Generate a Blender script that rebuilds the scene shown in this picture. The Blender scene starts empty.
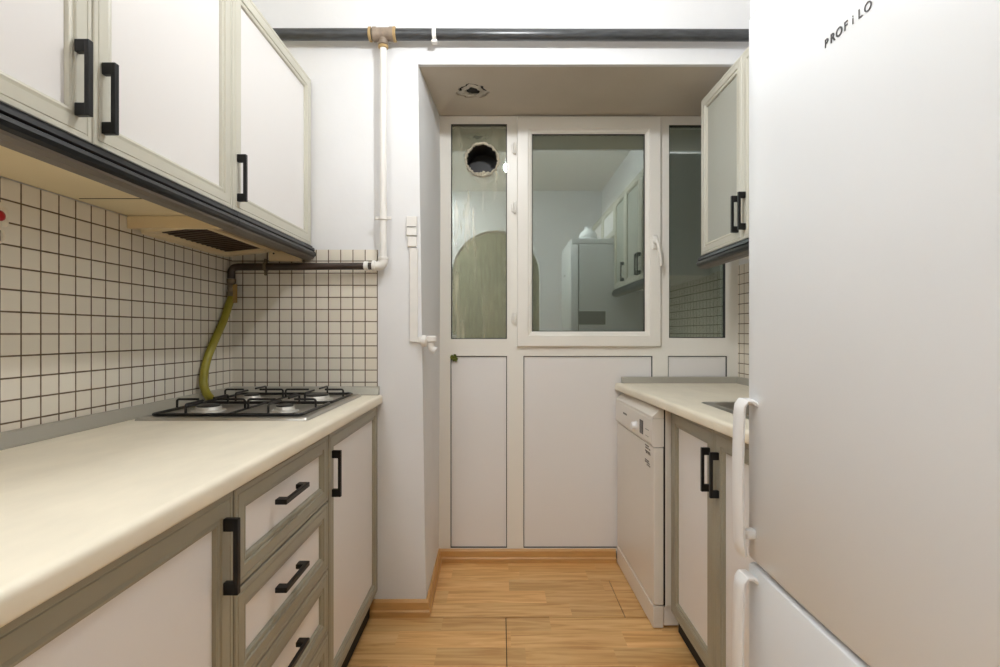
import bpy, bmesh, math, random
from mathutils import Vector, Matrix
random.seed(7)
SC = bpy.context.scene
COL = SC.collection
PI = math.pi

# ---------------------------------------------------------------- camera, world, lights, exposure
CAMZ = 1.155
cam = bpy.data.cameras.new('camera'); camo = bpy.data.objects.new('camera', cam); COL.objects.link(camo)
camo.location = (0, 0, CAMZ); camo.rotation_euler = (PI/2, 0, 0)
cam.sensor_width = 36; cam.lens = 18.36; cam.clip_start = 0.02
SC.camera = camo
W = bpy.data.worlds.new('night'); SC.world = W; W.use_nodes = True
W.node_tree.nodes['Background'].inputs[0].default_value = (0.5, 0.62, 0.56, 1)
W.node_tree.nodes['Background'].inputs[1].default_value = 0.25
SC.view_settings.view_transform = 'Standard'; SC.view_settings.look = 'None'
SC.view_settings.gamma = 1; SC.view_settings.use_curve_mapping = False
SC.view_settings.exposure = 0.29
BULB_STRENGTH = 560.0       # pendant bulb over the kitchen
FILL_PANEL_STRENGTH = 12.5        # diffuser panel added as fill behind the camera
HALL_FILL_STRENGTH = 80.0  # unseen globe added in the hall as fill
BULB = (0.06, 1.30, 2.42)
SC.cycles.max_bounces = 10; SC.cycles.diffuse_bounces = 6; SC.cycles.glossy_bounces = 5
SC.cycles.transparent_max_bounces = 10
SC.cycles.use_denoising = True
SC.cycles.sample_clamp_indirect = 6
SC.cycles.caustics_reflective = False; SC.cycles.caustics_refractive = False

# ---------------------------------------------------------------- materials
def srgb(r, g, b):
    f = lambda c: (c/255/12.92) if c/255 <= 0.04045 else ((c/255+0.055)/1.055)**2.4
    return (f(r), f(g), f(b), 1)
def mat(name, col, rough=0.5, metal=0.0, spec=0.5, bump=0.0, bscale=40, var=0.0, vscale=6, coat=0.0, stretch=None):
    m = bpy.data.materials.new(name); m.use_nodes = True
    nt = m.node_tree; b = nt.nodes['Principled BSDF']
    c = srgb(*col)
    b.inputs['Base Color'].default_value = c
    b.inputs['Roughness'].default_value = rough; b.inputs['Metallic'].default_value = metal
    b.inputs['Specular IOR Level'].default_value = spec
    b.inputs['Coat Weight'].default_value = coat
    if bump or var:
        tc = nt.nodes.new('ShaderNodeTexCoord'); mp = nt.nodes.new('ShaderNodeMapping')
        nt.links.new(tc.outputs['Object'], mp.inputs[0])
        if stretch: mp.inputs['Scale'].default_value = stretch
    if var:
        n = nt.nodes.new('ShaderNodeTexNoise'); n.inputs['Scale'].default_value = vscale; n.inputs['Detail'].default_value = 6
        nt.links.new(mp.outputs[0], n.inputs['Vector'])
        r = nt.nodes.new('ShaderNodeMapRange'); r.inputs[1].default_value = 0.3; r.inputs[2].default_value = 0.7
        r.inputs[3].default_value = 1-var; r.inputs[4].default_value = 1+var*0.4
        nt.links.new(n.outputs['Fac'], r.inputs[0])
        mx = nt.nodes.new('ShaderNodeVectorMath'); mx.operation = 'SCALE'
        mx.inputs[0].default_value = c[:3]; nt.links.new(r.outputs[0], mx.inputs['Scale'])
        nt.links.new(mx.outputs[0], b.inputs['Base Color'])
    if bump:
        n2 = nt.nodes.new('ShaderNodeTexNoise'); n2.inputs['Scale'].default_value = bscale; n2.inputs['Detail'].default_value = 4
        nt.links.new(mp.outputs[0], n2.inputs['Vector'])
        bp = nt.nodes.new('ShaderNodeBump'); bp.inputs['Strength'].default_value = bump; bp.inputs['Distance'].default_value = 0.004
        nt.links.new(n2.outputs['Fac'], bp.inputs['Height']); nt.links.new(bp.outputs[0], b.inputs['Normal'])
    return m
M = {}
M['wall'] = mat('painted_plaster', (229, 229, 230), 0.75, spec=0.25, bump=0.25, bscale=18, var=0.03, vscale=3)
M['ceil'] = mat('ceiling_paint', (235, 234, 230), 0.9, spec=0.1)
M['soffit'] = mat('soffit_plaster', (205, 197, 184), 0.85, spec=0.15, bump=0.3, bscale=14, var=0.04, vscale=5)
M['upvc'] = mat('white_upvc', (238, 235, 228), 0.35)
M['upvc_panel'] = mat('white_upvc_panel', (234, 232, 231), 0.4)
M['gasket'] = mat('rubber_gasket', (45, 46, 45), 0.7)
M['white'] = mat('white_laminate', (232, 229, 227), 0.32, spec=0.5, bump=0.05, bscale=6)
M['cream'] = mat('cream_grey_foil', (202, 199, 185), 0.35, bump=0.05, bscale=30, var=0.02)
M['khaki'] = mat('khaki_grey_foil', (156, 151, 133), 0.38, bump=0.06, bscale=30, var=0.06, vscale=5)
M['carcass'] = mat('cream_board', (228, 212, 176), 0.55, var=0.06, vscale=5)
M['dark_carcass'] = mat('brown_board', (90, 80, 62), 0.6)
M['black'] = mat('black_handle_metal', (20, 19, 19), 0.4, spec=0.35)
M['pelmet'] = mat('black_pelmet_foil', (15, 15, 18), 0.3, spec=0.4, bump=0.05)
M['pelmet_grey'] = mat('grey_pelmet_foil', (104, 97, 90), 0.4, spec=0.5)
M['counter'] = mat('cream_stone_laminate', (238, 229, 209), 0.4, spec=0.5, var=0.07, vscale=16, bump=0.03, bscale=60, stretch=(1, 0.45, 1))
M['alu'] = mat('brushed_aluminium_trim', (176, 172, 160), 0.4, metal=0.35, bump=0.05)
M['steel'] = mat('brushed_steel', (190, 186, 178), 0.32, metal=0.9, bump=0.06, bscale=90, stretch=(1, 12, 1))
M['castblack'] = mat('enamelled_black_wire', (18, 17, 17), 0.4)
M['burner'] = mat('aluminium_burner', (200, 196, 188), 0.45, metal=0.5, var=0.15, vscale=30)
M['cap'] = mat('burner_cap_enamel', (52, 50, 48), 0.5)
M['pipe_dark'] = mat('dark_painted_pipe', (62, 64, 66), 0.32, spec=0.6, var=0.5, vscale=20, stretch=(1, 6, 6))
M['pipe_brown'] = mat('rusty_brown_pipe', (66, 52, 44), 0.4, var=0.35, vscale=25)
M['pipe_white'] = mat('white_painted_pipe', (234, 231, 226), 0.45, var=0.03, vscale=20)
M['brass'] = mat('painted_brass_fitting', (150, 134, 118), 0.5, metal=0.2, var=0.25, vscale=40)
M['putty'] = mat('ochre_jute_sealing', (178, 150, 104), 0.8, bump=0.5, bscale=120)
M['hose'] = mat('yellow_gas_hose', (150, 140, 44), 0.4, spec=0.5, var=0.18, vscale=25)
M['valve'] = mat('worn_valve_metal', (130, 118, 100), 0.4, metal=0.6, var=0.4, vscale=60)
M['lever'] = mat('ochre_valve_lever', (150, 120, 62), 0.5, var=0.2, vscale=50)
M['fridge'] = mat('white_enamel', (226, 228, 230), 0.28, spec=0.5, bump=0.04, bscale=3)
M['fridge_h'] = mat('white_plastic', (238, 237, 236), 0.35)
M['gap'] = mat('grey_seal', (120, 118, 112), 0.6)
M['logo'] = mat('dark_chrome_lettering', (92, 90, 92), 0.3, metal=0.7)
M['dw'] = mat('dishwasher_enamel', (228, 222, 213), 0.3)
M['dark'] = mat('dark_parts_and_shade', (22, 20, 18), 0.8)  # dark parts, also the painted shade in the plaster hole
M['display'] = mat('dark_display', (24, 24, 26), 0.15)
M['mark'] = mat('printed_marks', (96, 90, 84), 0.6)
M['skirt'] = mat('oak_skirting', (205, 158, 98), 0.4, var=0.12, vscale=8, stretch=(1, 1, 8))
M['hoodcream'] = mat('cream_hood_enamel', (232, 212, 172), 0.4)
M['hoodfilter'] = mat('brown_hood_filter', (66, 46, 30), 0.45, var=0.3, vscale=9)
M['hoodgrey'] = mat('greasy_metal', (150, 132, 108), 0.4, metal=0.3, var=0.15)
M['plaster_raw'] = mat('broken_plaster', (200, 194, 182), 0.9, bump=1.0, bscale=60, var=0.2, vscale=60)
M['silicone'] = mat('old_silicone', (196, 188, 168), 0.6, bump=1.0, bscale=90, var=0.3, vscale=70)
M['moss'] = mat('green_foam', (104, 112, 44), 0.9, bump=1.0, bscale=120, var=0.4, vscale=120)
M['red'] = mat('red_plastic', (176, 26, 30), 0.3)
M['petal'] = mat('ivory_plastic', (236, 228, 212), 0.3)
M['shaft'] = mat('shaft_plaster', (92, 98, 92), 0.9, var=0.2, vscale=3)
M['kettle'] = mat('white_jug_plastic', (235, 236, 238), 0.3)
M['hallwall'] = mat('hall_paint', (178, 174, 152), 0.8, var=0.25, vscale=4, stretch=(6, 6, 1))

def emis(name, col, s):
    m = bpy.data.materials.new(name); m.use_nodes = True; nt = m.node_tree
    nt.nodes.remove(nt.nodes['Principled BSDF'])
    e = nt.nodes.new('ShaderNodeEmission'); e.inputs[0].default_value = (*col, 1); e.inputs[1].default_value = s
    nt.links.new(e.outputs[0], nt.nodes['Material Output'].inputs[0]); return m
M['bulb'] = emis('glowing_bulb', (0.95, 0.975, 0.99), BULB_STRENGTH)
M['panel_fill'] = emis('fill_panel_glow', (0.94, 0.97, 0.99), FILL_PANEL_STRENGTH)
M['hall_fill'] = emis('hall_fill_glow', (0.93, 0.97, 1.0), HALL_FILL_STRENGTH)

def tile_mat(name, axis, off_h, off_z):
    """5 cm mosaic tiles; axis: which object coordinate runs horizontally"""
    m = bpy.data.materials.new(name); m.use_nodes = True; nt = m.node_tree; b = nt.nodes['Principled BSDF']
    L = nt.links
    g = nt.nodes.new('ShaderNodeNewGeometry'); sp = nt.nodes.new('ShaderNodeSeparateXYZ'); L.new(g.outputs['Position'], sp.inputs[0])
    def line(out, off, per):
        a = nt.nodes.new('ShaderNodeMath'); a.operation = 'SUBTRACT'; L.new(out, a.inputs[0]); a.inputs[1].default_value = off
        # wobble
        q = nt.nodes.new('ShaderNodeMath'); q.operation = 'DIVIDE'; L.new(a.outputs[0], q.inputs[0]); q.inputs[1].default_value = per
        f = nt.nodes.new('ShaderNodeMath'); f.operation = 'FRACT'; L.new(q.outputs[0], f.inputs[0])
        s = nt.nodes.new('ShaderNodeMath'); s.operation = 'SUBTRACT'; L.new(f.outputs[0], s.inputs[0]); s.inputs[1].default_value = 0.5
        ab = nt.nodes.new('ShaderNodeMath'); ab.operation = 'ABSOLUTE'; L.new(s.outputs[0], ab.inputs[0])
        fl = nt.nodes.new('ShaderNodeMath'); fl.operation = 'FLOOR'; L.new(q.outputs[0], fl.inputs[0])
        return ab.outputs[0], fl.outputs[0]
    h, hi = line(sp.outputs[axis], off_h, 0.05); v, vi = line(sp.outputs[2], off_z, 0.0495)
    mx = nt.nodes.new('ShaderNodeMath'); mx.operation = 'MAXIMUM'; L.new(h, mx.inputs[0]); L.new(v, mx.inputs[1])
    nz = nt.nodes.new('ShaderNodeTexNoise'); nz.inputs['Scale'].default_value = 45; L.new(g.outputs['Position'], nz.inputs['Vector'])
    nm = nt.nodes.new('ShaderNodeMath'); nm.operation = 'MULTIPLY_ADD'; L.new(nz.outputs['Fac'], nm.inputs[0]); nm.inputs[1].default_value = 0.02; L.new(mx.outputs[0], nm.inputs[2])
    mr = nt.nodes.new('ShaderNodeMapRange'); mr.inputs[1].default_value = 0.462; mr.inputs[2].default_value = 0.480
    L.new(nm.outputs[0], mr.inputs[0])
    cb = nt.nodes.new('ShaderNodeCombineXYZ'); L.new(hi, cb.inputs[0]); L.new(vi, cb.inputs[1])
    wn = nt.nodes.new('ShaderNodeTexWhiteNoise'); wn.noise_dimensions = '3D'; L.new(cb.outputs[0], wn.inputs['Vector'])
    tcol = nt.nodes.new('ShaderNodeMix'); tcol.data_type = 'RGBA'; L.new(wn.outputs['Value'], tcol.inputs['Factor'])
    tcol.inputs[6].default_value = srgb(226, 218, 204); tcol.inputs[7].default_value = srgb(233, 226, 213)
    gc = nt.nodes.new('ShaderNodeTexNoise'); gc.inputs['Scale'].default_value = 9; L.new(g.outputs['Position'], gc.inputs['Vector'])
    gcol = nt.nodes.new('ShaderNodeMix'); gcol.data_type = 'RGBA'; L.new(gc.outputs['Fac'], gcol.inputs['Factor'])
    gcol.inputs[6].default_value = srgb(78, 62, 44); gcol.inputs[7].default_value = srgb(124, 104, 78)
    fin = nt.nodes.new('ShaderNodeMix'); fin.data_type = 'RGBA'; L.new(mr.outputs[0], fin.inputs['Factor'])
    L.new(tcol.outputs[2], fin.inputs[6]); L.new(gcol.outputs[2], fin.inputs[7]); L.new(fin.outputs[2], b.inputs['Base Color'])
    ro = nt.nodes.new('ShaderNodeMapRange'); L.new(mr.outputs[0], ro.inputs[0]); ro.inputs[3].default_value = 0.3; ro.inputs[4].default_value = 0.9
    L.new(ro.outputs[0], b.inputs['Roughness'])
    iv = nt.nodes.new('ShaderNodeMath'); iv.operation = 'SUBTRACT'; iv.inputs[0].default_value = 1; L.new(mr.outputs[0], iv.inputs[1])
    bp = nt.nodes.new('ShaderNodeBump'); bp.inputs['Strength'].default_value = 0.5; bp.inputs['Distance'].default_value = 0.002
    L.new(iv.outputs[0], bp.inputs['Height']); L.new(bp.outputs[0], b.inputs['Normal'])
    return m
M['tile_y'] = tile_mat('mosaic_tiles_side', 1, 1.165, 0.956)
M['tile_x'] = tile_mat('mosaic_tiles_end', 0, -1.051, 0.956)

def wood_floor():
    m = bpy.data.materials.new('laminate_oak'); m.use_nodes = True; nt = m.node_tree; b = nt.nodes['Principled BSDF']; L = nt.links
    g = nt.nodes.new('ShaderNodeNewGeometry')
    mp = nt.nodes.new('ShaderNodeMapping'); L.new(g.outputs['Position'], mp.inputs[0]); mp.inputs['Location'].default_value = (0.23, -2.078+0.31*20, 0)
    br = nt.nodes.new('ShaderNodeTexBrick'); L.new(mp.outputs[0], br.inputs['Vector'])
    br.inputs['Color1'].default_value = (0, 0, 0, 1); br.inputs['Color2'].default_value = (1, 1, 1, 1)
    br.inputs['Scale'].default_value = 1; br.inputs['Mortar Size'].default_value = 0.0
    br.inputs['Brick Width'].default_value = 0.43; br.inputs['Row Height'].default_value = 0.3102/3
    br.offset = 0.37; br.offset_frequency = 2; br.squash = 0.75; br.squash_frequency = 3
    mp2 = nt.nodes.new('ShaderNodeMapping'); L.new(g.outputs['Position'], mp2.inputs[0]); mp2.inputs['Scale'].default_value = (1.8, 22, 1)
    # shift the grain strip by strip
    sc = nt.nodes.new('ShaderNodeVectorMath'); sc.operation = 'SCALE'; L.new(br.outputs['Color'], sc.inputs[0]); sc.inputs['Scale'].default_value = 7
    ad = nt.nodes.new('ShaderNodeVectorMath'); ad.operation = 'ADD'; L.new(mp2.outputs[0], ad.inputs[0]); L.new(sc.outputs[0], ad.inputs[1])
    n = nt.nodes.new('ShaderNodeTexNoise'); L.new(ad.outputs[0], n.inputs['Vector']); n.inputs['Scale'].default_value = 1.6; n.inputs['Detail'].default_value = 8; n.inputs['Distortion'].default_value = 1.2
    cr = nt.nodes.new('ShaderNodeValToRGB'); L.new(n.outputs['Fac'], cr.inputs[0])
    cr.color_ramp.elements[0].position = 0.3; cr.color_ramp.elements[0].color = srgb(200, 146, 84)
    cr.color_ramp.elements[1].position = 0.72; cr.color_ramp.elements[1].color = srgb(240, 199, 138)
    e = cr.color_ramp.elements.new(0.5); e.color = srgb(224, 176, 114)
    tn = nt.nodes.new('ShaderNodeMapRange'); L.new(br.outputs['Color'], tn.inputs[0]); tn.inputs[3].default_value = 0.82; tn.inputs[4].default_value = 1.12
    v = nt.nodes.new('ShaderNodeVectorMath'); v.operation = 'SCALE'; L.new(cr.outputs[0], v.inputs[0]); L.new(tn.outputs[0], v.inputs['Scale'])
    L.new(v.outputs[0], b.inputs['Base Color']); b.inputs['Roughness'].default_value = 0.38
    bp = nt.nodes.new('ShaderNodeBump'); bp.inputs['Strength'].default_value = 0.15; bp.inputs['Distance'].default_value = 0.002
    L.new(n.outputs['Fac'], bp.inputs['Height']); L.new(bp.outputs[0], b.inputs['Normal'])
    return m
M['floor'] = wood_floor()

def glass_mat(name, refl, film, filmcol, tint, stain=None):
    """old, slightly dirty double glazing: mirror-like coat, thin dust film, tinted see-through"""
    m = bpy.data.materials.new(name); m.use_nodes = True; nt = m.node_tree; L = nt.links
    nt.nodes.remove(nt.nodes['Principled BSDF'])
    tr = nt.nodes.new('ShaderNodeBsdfTransparent'); tr.inputs[0].default_value = (*tint, 1)
    df = nt.nodes.new('ShaderNodeBsdfDiffuse'); df.inputs[0].default_value = srgb(*filmcol)
    gl = nt.nodes.new('ShaderNodeBsdfGlossy'); gl.inputs[0].default_value = (0.95, 1.0, 0.97, 1); gl.inputs['Roughness'].default_value = 0.015
    m1 = nt.nodes.new('ShaderNodeMixShader'); m1.inputs[0].default_value = film
    if stain:
        tc = nt.nodes.new('ShaderNodeNewGeometry'); mp = nt.nodes.new('ShaderNodeMapping'); L.new(tc.outputs['Position'], mp.inputs[0])
        mp.inputs['Scale'].default_value = (26, 1, 3)
        n = nt.nodes.new('ShaderNodeTexNoise'); n.inputs['Scale'].default_value = 1; n.inputs['Detail'].default_value = 8; L.new(mp.outputs[0], n.inputs['Vector'])
        r = nt.nodes.new('ShaderNodeMapRange'); r.inputs[1].default_value = 0.50; r.inputs[2].default_value = 0.72; r.inputs[3].default_value = film; r.inputs[4].default_value = stain
        L.new(n.outputs['Fac'], r.inputs[0]); L.new(r.outputs[0], m1.inputs[0])
    L.new(tr.outputs[0], m1.inputs[1]); L.new(df.outputs[0], m1.inputs[2])
    m2 = nt.nodes.new('ShaderNodeMixShader'); m2.inputs[0].default_value = refl
    L.new(m1.outputs[0], m2.inputs[1]); L.new(gl.outputs[0], m2.inputs[2])
    L.new(m2.outputs[0], nt.nodes['Material Output'].inputs[0]); return m
M['glass'] = glass_mat('window_glass', 0.31, 0.14, (165, 170, 158), (0.75, 0.85, 0.8))
M['glass_dirty'] = glass_mat('dirty_window_glass', 0.31, 0.24, (205, 202, 178), (0.75, 0.85, 0.8), stain=0.75)
def frosted():
    m = bpy.data.materials.new('frosted_glass'); m.use_nodes = True; nt = m.node_tree; L = nt.links
    nt.nodes.remove(nt.nodes['Principled BSDF'])
    g = nt.nodes.new('ShaderNodeTexCoord'); v = nt.nodes.new('ShaderNodeTexVoronoi'); v.inputs['Scale'].default_value = 220
    L.new(g.outputs['Object'], v.inputs['Vector']); bp = nt.nodes.new('ShaderNodeBump'); bp.inputs['Strength'].default_value = 0.5; bp.inputs['Distance'].default_value = 0.002
    L.new(v.outputs['Distance'], bp.inputs['Height'])
    tr = nt.nodes.new('ShaderNodeBsdfTransparent'); tr.inputs[0].default_value = (0.97, 0.98, 0.96, 1)
    tl = nt.nodes.new('ShaderNodeBsdfTranslucent'); tl.inputs[0].default_value = srgb(232, 238, 228)
    df = nt.nodes.new('ShaderNodeBsdfDiffuse'); df.inputs[0].default_value = srgb(236, 236, 226)
    gl = nt.nodes.new('ShaderNodeBsdfGlossy'); gl.inputs['Roughness'].default_value = 0.3
    for q in (tl, df, gl): L.new(bp.outputs[0], q.inputs['Normal'])
    prev = tr.outputs[0]
    for q, f in ((tl, 0.26), (df, 0.38), (gl, 0.10)):
        mx = nt.nodes.new('ShaderNodeMixShader'); mx.inputs[0].default_value = f
        L.new(prev, mx.inputs[1]); L.new(q.outputs[0], mx.inputs[2]); prev = mx.outputs[0]
    L.new(prev, nt.nodes['Material Output'].inputs[0]); return m
M['frosted'] = frosted()

# ---------------------------------------------------------------- helpers
WL = {}
def empty(name, loc):
    o = bpy.data.objects.new(name, None); o.empty_display_size = 0.05; COL.objects.link(o)
    o.location = loc; WL[o.name] = Vector(loc); return o
def tag(o, label, cat, group=None):
    o['label'] = label; o['category'] = cat
    if group: o['group'] = group
    return o
def struct(o): o['kind'] = 'structure'; return o

class MB:
    def __init__(s): s.bm = bmesh.new()
    def box(s, x0, x1, y0, y1, z0, z1, bev=0.0, seg=2):
        x0, x1 = sorted((x0, x1)); y0, y1 = sorted((y0, y1)); z0, z1 = sorted((z0, z1))
        t = bmesh.new(); bmesh.ops.create_cube(t, size=1)
        for v in t.verts:
            v.co = Vector(((x0+x1)/2+v.co.x*(x1-x0), (y0+y1)/2+v.co.y*(y1-y0), (z0+z1)/2+v.co.z*(z1-z0)))
        if bev: bmesh.ops.bevel(t, geom=list(t.edges), offset=min(bev, (x1-x0)/2.1, (y1-y0)/2.1, (z1-z0)/2.1), segments=seg, affect='EDGES', profile=0.5)
        s.merge(t); return s
    def merge(s, t, mtx=None):
        if mtx is not None: t.transform(mtx)
        me = bpy.data.meshes.new('tmp'); t.to_mesh(me); t.free(); s.bm.from_mesh(me); bpy.data.meshes.remove(me)
    def poly_prism(s, pts, axis, a, b):
        """closed 2D polygon extruded along axis from a to b; pts in the two other axes in order xyz"""
        def P(p, t):
            if axis == 'x': return Vector((t, p[0], p[1]))
            if axis == 'y': return Vector((p[0], t, p[1]))
            return Vector((p[0], p[1], t))
        A = [s.bm.verts.new(P(p, a)) for p in pts]; B = [s.bm.verts.new(P(p, b)) for p in pts]
        n = len(pts); fs = [s.bm.faces.new(A), s.bm.faces.new(B[::-1])]
        for i in range(n): fs.append(s.bm.faces.new((A[i], B[i], B[(i+1) % n], A[(i+1) % n])))
        bmesh.ops.recalc_face_normals(s.bm, faces=fs); return s
    def tube(s, path, r, seg=14, caps=True, rads=None):
        path = [Vector(p) for p in path]; rings = []
        prev = None
        for i, p in enumerate(path):
            d = (path[min(i+1, len(path)-1)]-path[max(i-1, 0)]).normalized()
            if prev is None:
                up = Vector((0, 0, 1)) if abs(d.z) < 0.9 else Vector((1, 0, 0))
                u = d.cross(up).normalized()
            else:
                u = (prev - d*prev.dot(d)).normalized()
            prev = u; w = d.cross(u); rr = rads[i] if rads else r
            rings.append([s.bm.verts.new(p+(u*math.cos(2*PI*k/seg)+w*math.sin(2*PI*k/seg))*rr) for k in range(seg)])
        fs = []
        for a, b in zip(rings, rings[1:]):
            for k in range(seg): fs.append(s.bm.faces.new((a[k], a[(k+1) % seg], b[(k+1) % seg], b[k])))
        if caps: fs.append(s.bm.faces.new(rings[0])); fs.append(s.bm.faces.new(rings[-1][::-1]))
        bmesh.ops.recalc_face_normals(s.bm, faces=fs); return s
    def lathe(s, prof, c, d=(0, 0, 1), seg=28):
        """prof: (radius, height) pairs along direction d from c"""
        c = Vector(c); d = Vector(d).normalized()
        up = Vector((1, 0, 0)) if abs(d.x) < 0.9 else Vector((0, 1, 0)); u = d.cross(up).normalized(); w = d.cross(u)
        rings = [[s.bm.verts.new(c+d*h+(u*math.cos(2*PI*k/seg)+w*math.sin(2*PI*k/seg))*max(r, 1e-4)) for k in range(seg)] for r, h in prof]
        fs = []
        for a, b in zip(rings, rings[1:]):
            for k in range(seg): fs.append(s.bm.faces.new((a[k], a[(k+1) % seg], b[(k+1) % seg], b[k])))
        fs.append(s.bm.faces.new(rings[0])); fs.append(s.bm.faces.new(rings[-1][::-1]))
        bmesh.ops.recalc_face_normals(s.bm, faces=fs); return s
    def ring(s, plane, rect, prof, back=True):
        """mitred picture-frame. plane=('x',pos,sign) -> profile heights measured out along sign; rect=(a0,a1,b0,b1); prof=[(inset,height)]"""
        ax, pos, sg = plane; a0, a1, b0, b1 = rect
        def P(a, b, h):
            if ax == 'x': return Vector((pos+sg*h, a, b))
            return Vector((a, pos+sg*h, b))
        rings = []
        for ins, h in prof:
            rings.append([s.bm.verts.new(P(a, b, h)) for a, b in ((a0+ins, b0+ins), (a1-ins, b0+ins), (a1-ins, b1-ins), (a0+ins, b1-ins))])
        fs = []
        rr = rings + [rings[0]] if back else rings
        for A, B in zip(rr, rr[1:]):
            for k in range(4): fs.append(s.bm.faces.new((A[k], A[(k+1) % 4], B[(k+1) % 4], B[k])))
        bmesh.ops.recalc_face_normals(s.bm, faces=fs); return s
    def build(s, name, m, parent=None, smooth=None):
        me = bpy.data.meshes.new(name); bm = s.bm
        xs = [v.co for v in bm.verts]
        lo = Vector([min(c[i] for c in xs) for i in range(3)]); hi = Vector([max(c[i] for c in xs) for i in range(3)])
        c = (lo+hi)/2
        if parent is None: c.z = lo.z
        for v in bm.verts: v.co -= c
        bm.to_mesh(me); bm.free(); me.materials.append(M[m])
        if smooth is not None:
            for p in me.polygons: p.use_smooth = True
            me.set_sharp_from_angle(angle=math.radians(smooth))
        o = bpy.data.objects.new(name, me); COL.objects.link(o)
        WL[o.name] = c.copy()
        if parent is not None:
            o.parent = parent; o.location = c-WL[parent.name]
        else: o.location = c
        return o
def rod(path, r, bend=0.0, n=5):
    """round off the corners of a polyline"""
    P = [Vector(p) for p in path]; out = [P[0]]
    for i in range(1, len(P)-1):
        a = (P[i-1]-P[i]); b = (P[i+1]-P[i]); la = min(bend, a.length/2); lb = min(bend, b.length/2)
        A = P[i]+a.normalized()*la; B = P[i]+b.normalized()*lb
        for k in range(n+1):
            t = k/n; out.append(A*(1-t)**2+P[i]*2*t*(1-t)+B*t*t)
    out.append(P[-1]); return out

# ---------------------------------------------------------------- room shell
XL, XR, YB, YW, YF, ZC = -1.10, 1.21, 2.09, 2.60, -0.9, 2.85
# window wall assembly is window_1; a wall stands behind/around it
b = MB(); b.box(XL-0.15, XR+0.15, YW+0.12, YW+0.14, -0.1, 0.055)
struct(MB().box(XL-0.15, XL, YF, YB+0.10, 0, ZC).build('wall_left', 'wall'))
struct(MB().box(XR, XR+0.15, YF, YW+0.08, 0, ZC).build('wall_right', 'wall'))
# end wall stub with the slightly splayed reveal, and lintel with a broken hole in its underside
b = MB()
SX_T, SX_B, SX_WT, SX_WB = -0.336, -0.303, -0.300, -0.312
bm = b.bm
def V(*c): return bm.verts.new(Vector(c))
ZL = 2.258
st = [V(XL, YB, 0), V(SX_B, YB, 0), V(SX_T, YB, ZL), V(XL, YB, ZL)]
sb = [V(XL, YW+0.08, 0), V(SX_WB, YW+0.08, 0), V(SX_WT, YW+0.08, ZL), V(XL, YW+0.08, ZL)]
f = [bm.faces.new(st), bm.faces.new(sb[::-1])]
for i in range(4): f.append(bm.faces.new((st[i], sb[i], sb[(i+1) % 4], st[(i+1) % 4])))
bmesh.ops.recalc_face_normals(bm, faces=f)
b.box(XL, XR, YB, YW+0.08, ZL, ZC) if False else None
# lintel face (front) and body above the soffit skin
b.box(XL, XR, YB, YB+0.02, ZL, ZC); b.box(XL, XR, YB+0.02, YW+0.08, ZL+0.03, ZC)
struct(b.build('wall_back', 'wall'))
# soffit skin with irregular opening
HX, HY = -0.125, 2.325
N = 40
rh = [0.068*(1+0.10*math.sin(3*t)+0.07*math.sin(7*t+1)+0.05*math.sin(13*t)) for t in [2*PI*k/N for k in range(N)]]
b = MB(); bm = b.bm
x0, x1, y0, y1 = SX_T, XR, YB+0.02, YW+0.08
inner, outer, up = [], [], []
for k in range(N):
    t = 2*PI*k/N; dx, dy = math.cos(t), math.sin(t)
    inner.append(V(HX+rh[k]*dx*1.05, HY+rh[k]*dy*0.95, ZL)); up.append(V(HX+rh[k]*dx, HY+rh[k]*dy, ZL+0.03))
    ks = []
    if dx > 1e-6: ks.append((x1-HX)/dx)
    if dx < -1e-6: ks.append((x0-HX)/dx)
    if dy > 1e-6: ks.append((y1-HY)/dy)
    if dy < -1e-6: ks.append((y0-HY)/dy)
    q = min(ks); outer.append(V(HX+q*dx, HY+q*dy, ZL))
corners = [(x1, y1), (x0, y1), (x0, y0), (x1, y0)]
def cang(c): return math.atan2(c[1]-HY, c[0]-HX) % (2*PI)
for k in range(N):
    a, c = 2*PI*k/N, 2*PI*(k+1)/N; k2 = (k+1) % N
    mid = [V(cx, cy, ZL) for cx, cy in corners if a < cang((cx, cy)) < c]
    bm.faces.new([inner[k], outer[k]]+mid+[outer[k2], inner[k2]])
    bm.faces.new([inner[k], inner[k2], up[k2], up[k]])
bmesh.ops.recalc_face_normals(bm, faces=list(bm.faces))
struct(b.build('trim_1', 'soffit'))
# ragged plaster plug inside the opening with a torn centre, shade drawn by dark faces
b = MB(); bm = b.bm; rings = []
for j, (fr, z) in enumerate(((0.93, 0.006), (0.80, -0.003), (0.62, -0.006), (0.50, -0.001), (0.46, 0.006), (0.44, 0.007))):
    row = []
    for k in range(N):
        t = 2*PI*k/N; jit = random.uniform(-0.05, 0.05)*(1 if j else 0)
        e = (fr+jit)
        if j >= 4: e *= 0.75+0.55*abs(math.sin(t+0.6))
        up_ = 0.004 if j == 0 and math.sin(t) < 0.1 else 0
        e2 = e*(0.86 if j < 2 and math.sin(t) < 0.05 else (1.06 if j == 0 else 1.0))
        row.append(V(HX+rh[k]*math.cos(t)*e2, HY-0.004+rh[k]*math.sin(t)*e2, ZL+z-up_))
    rings.append(row)
for A, B in zip(rings, rings[1:]):
    for k in range(N): bm.faces.new((A[k], A[(k+1) % N], B[(k+1) % N], B[k]))
plug = b.build('plaster_patch', 'plaster_raw', smooth=50)
tag(plug, 'ragged broken plaster patch with shade-painted hole in soffit above the window', 'plaster patch')
MB().lathe([(0.085, 0), (0.085, 0.0012)], (HX, HY, ZL+0.0285)).build('cavity_shade', 'dark', plug)  # dark disc stands in for the shade up inside the hole
b = MB(); bm = b.bm
def V(*c): return bm.verts.new(Vector(c))
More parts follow.
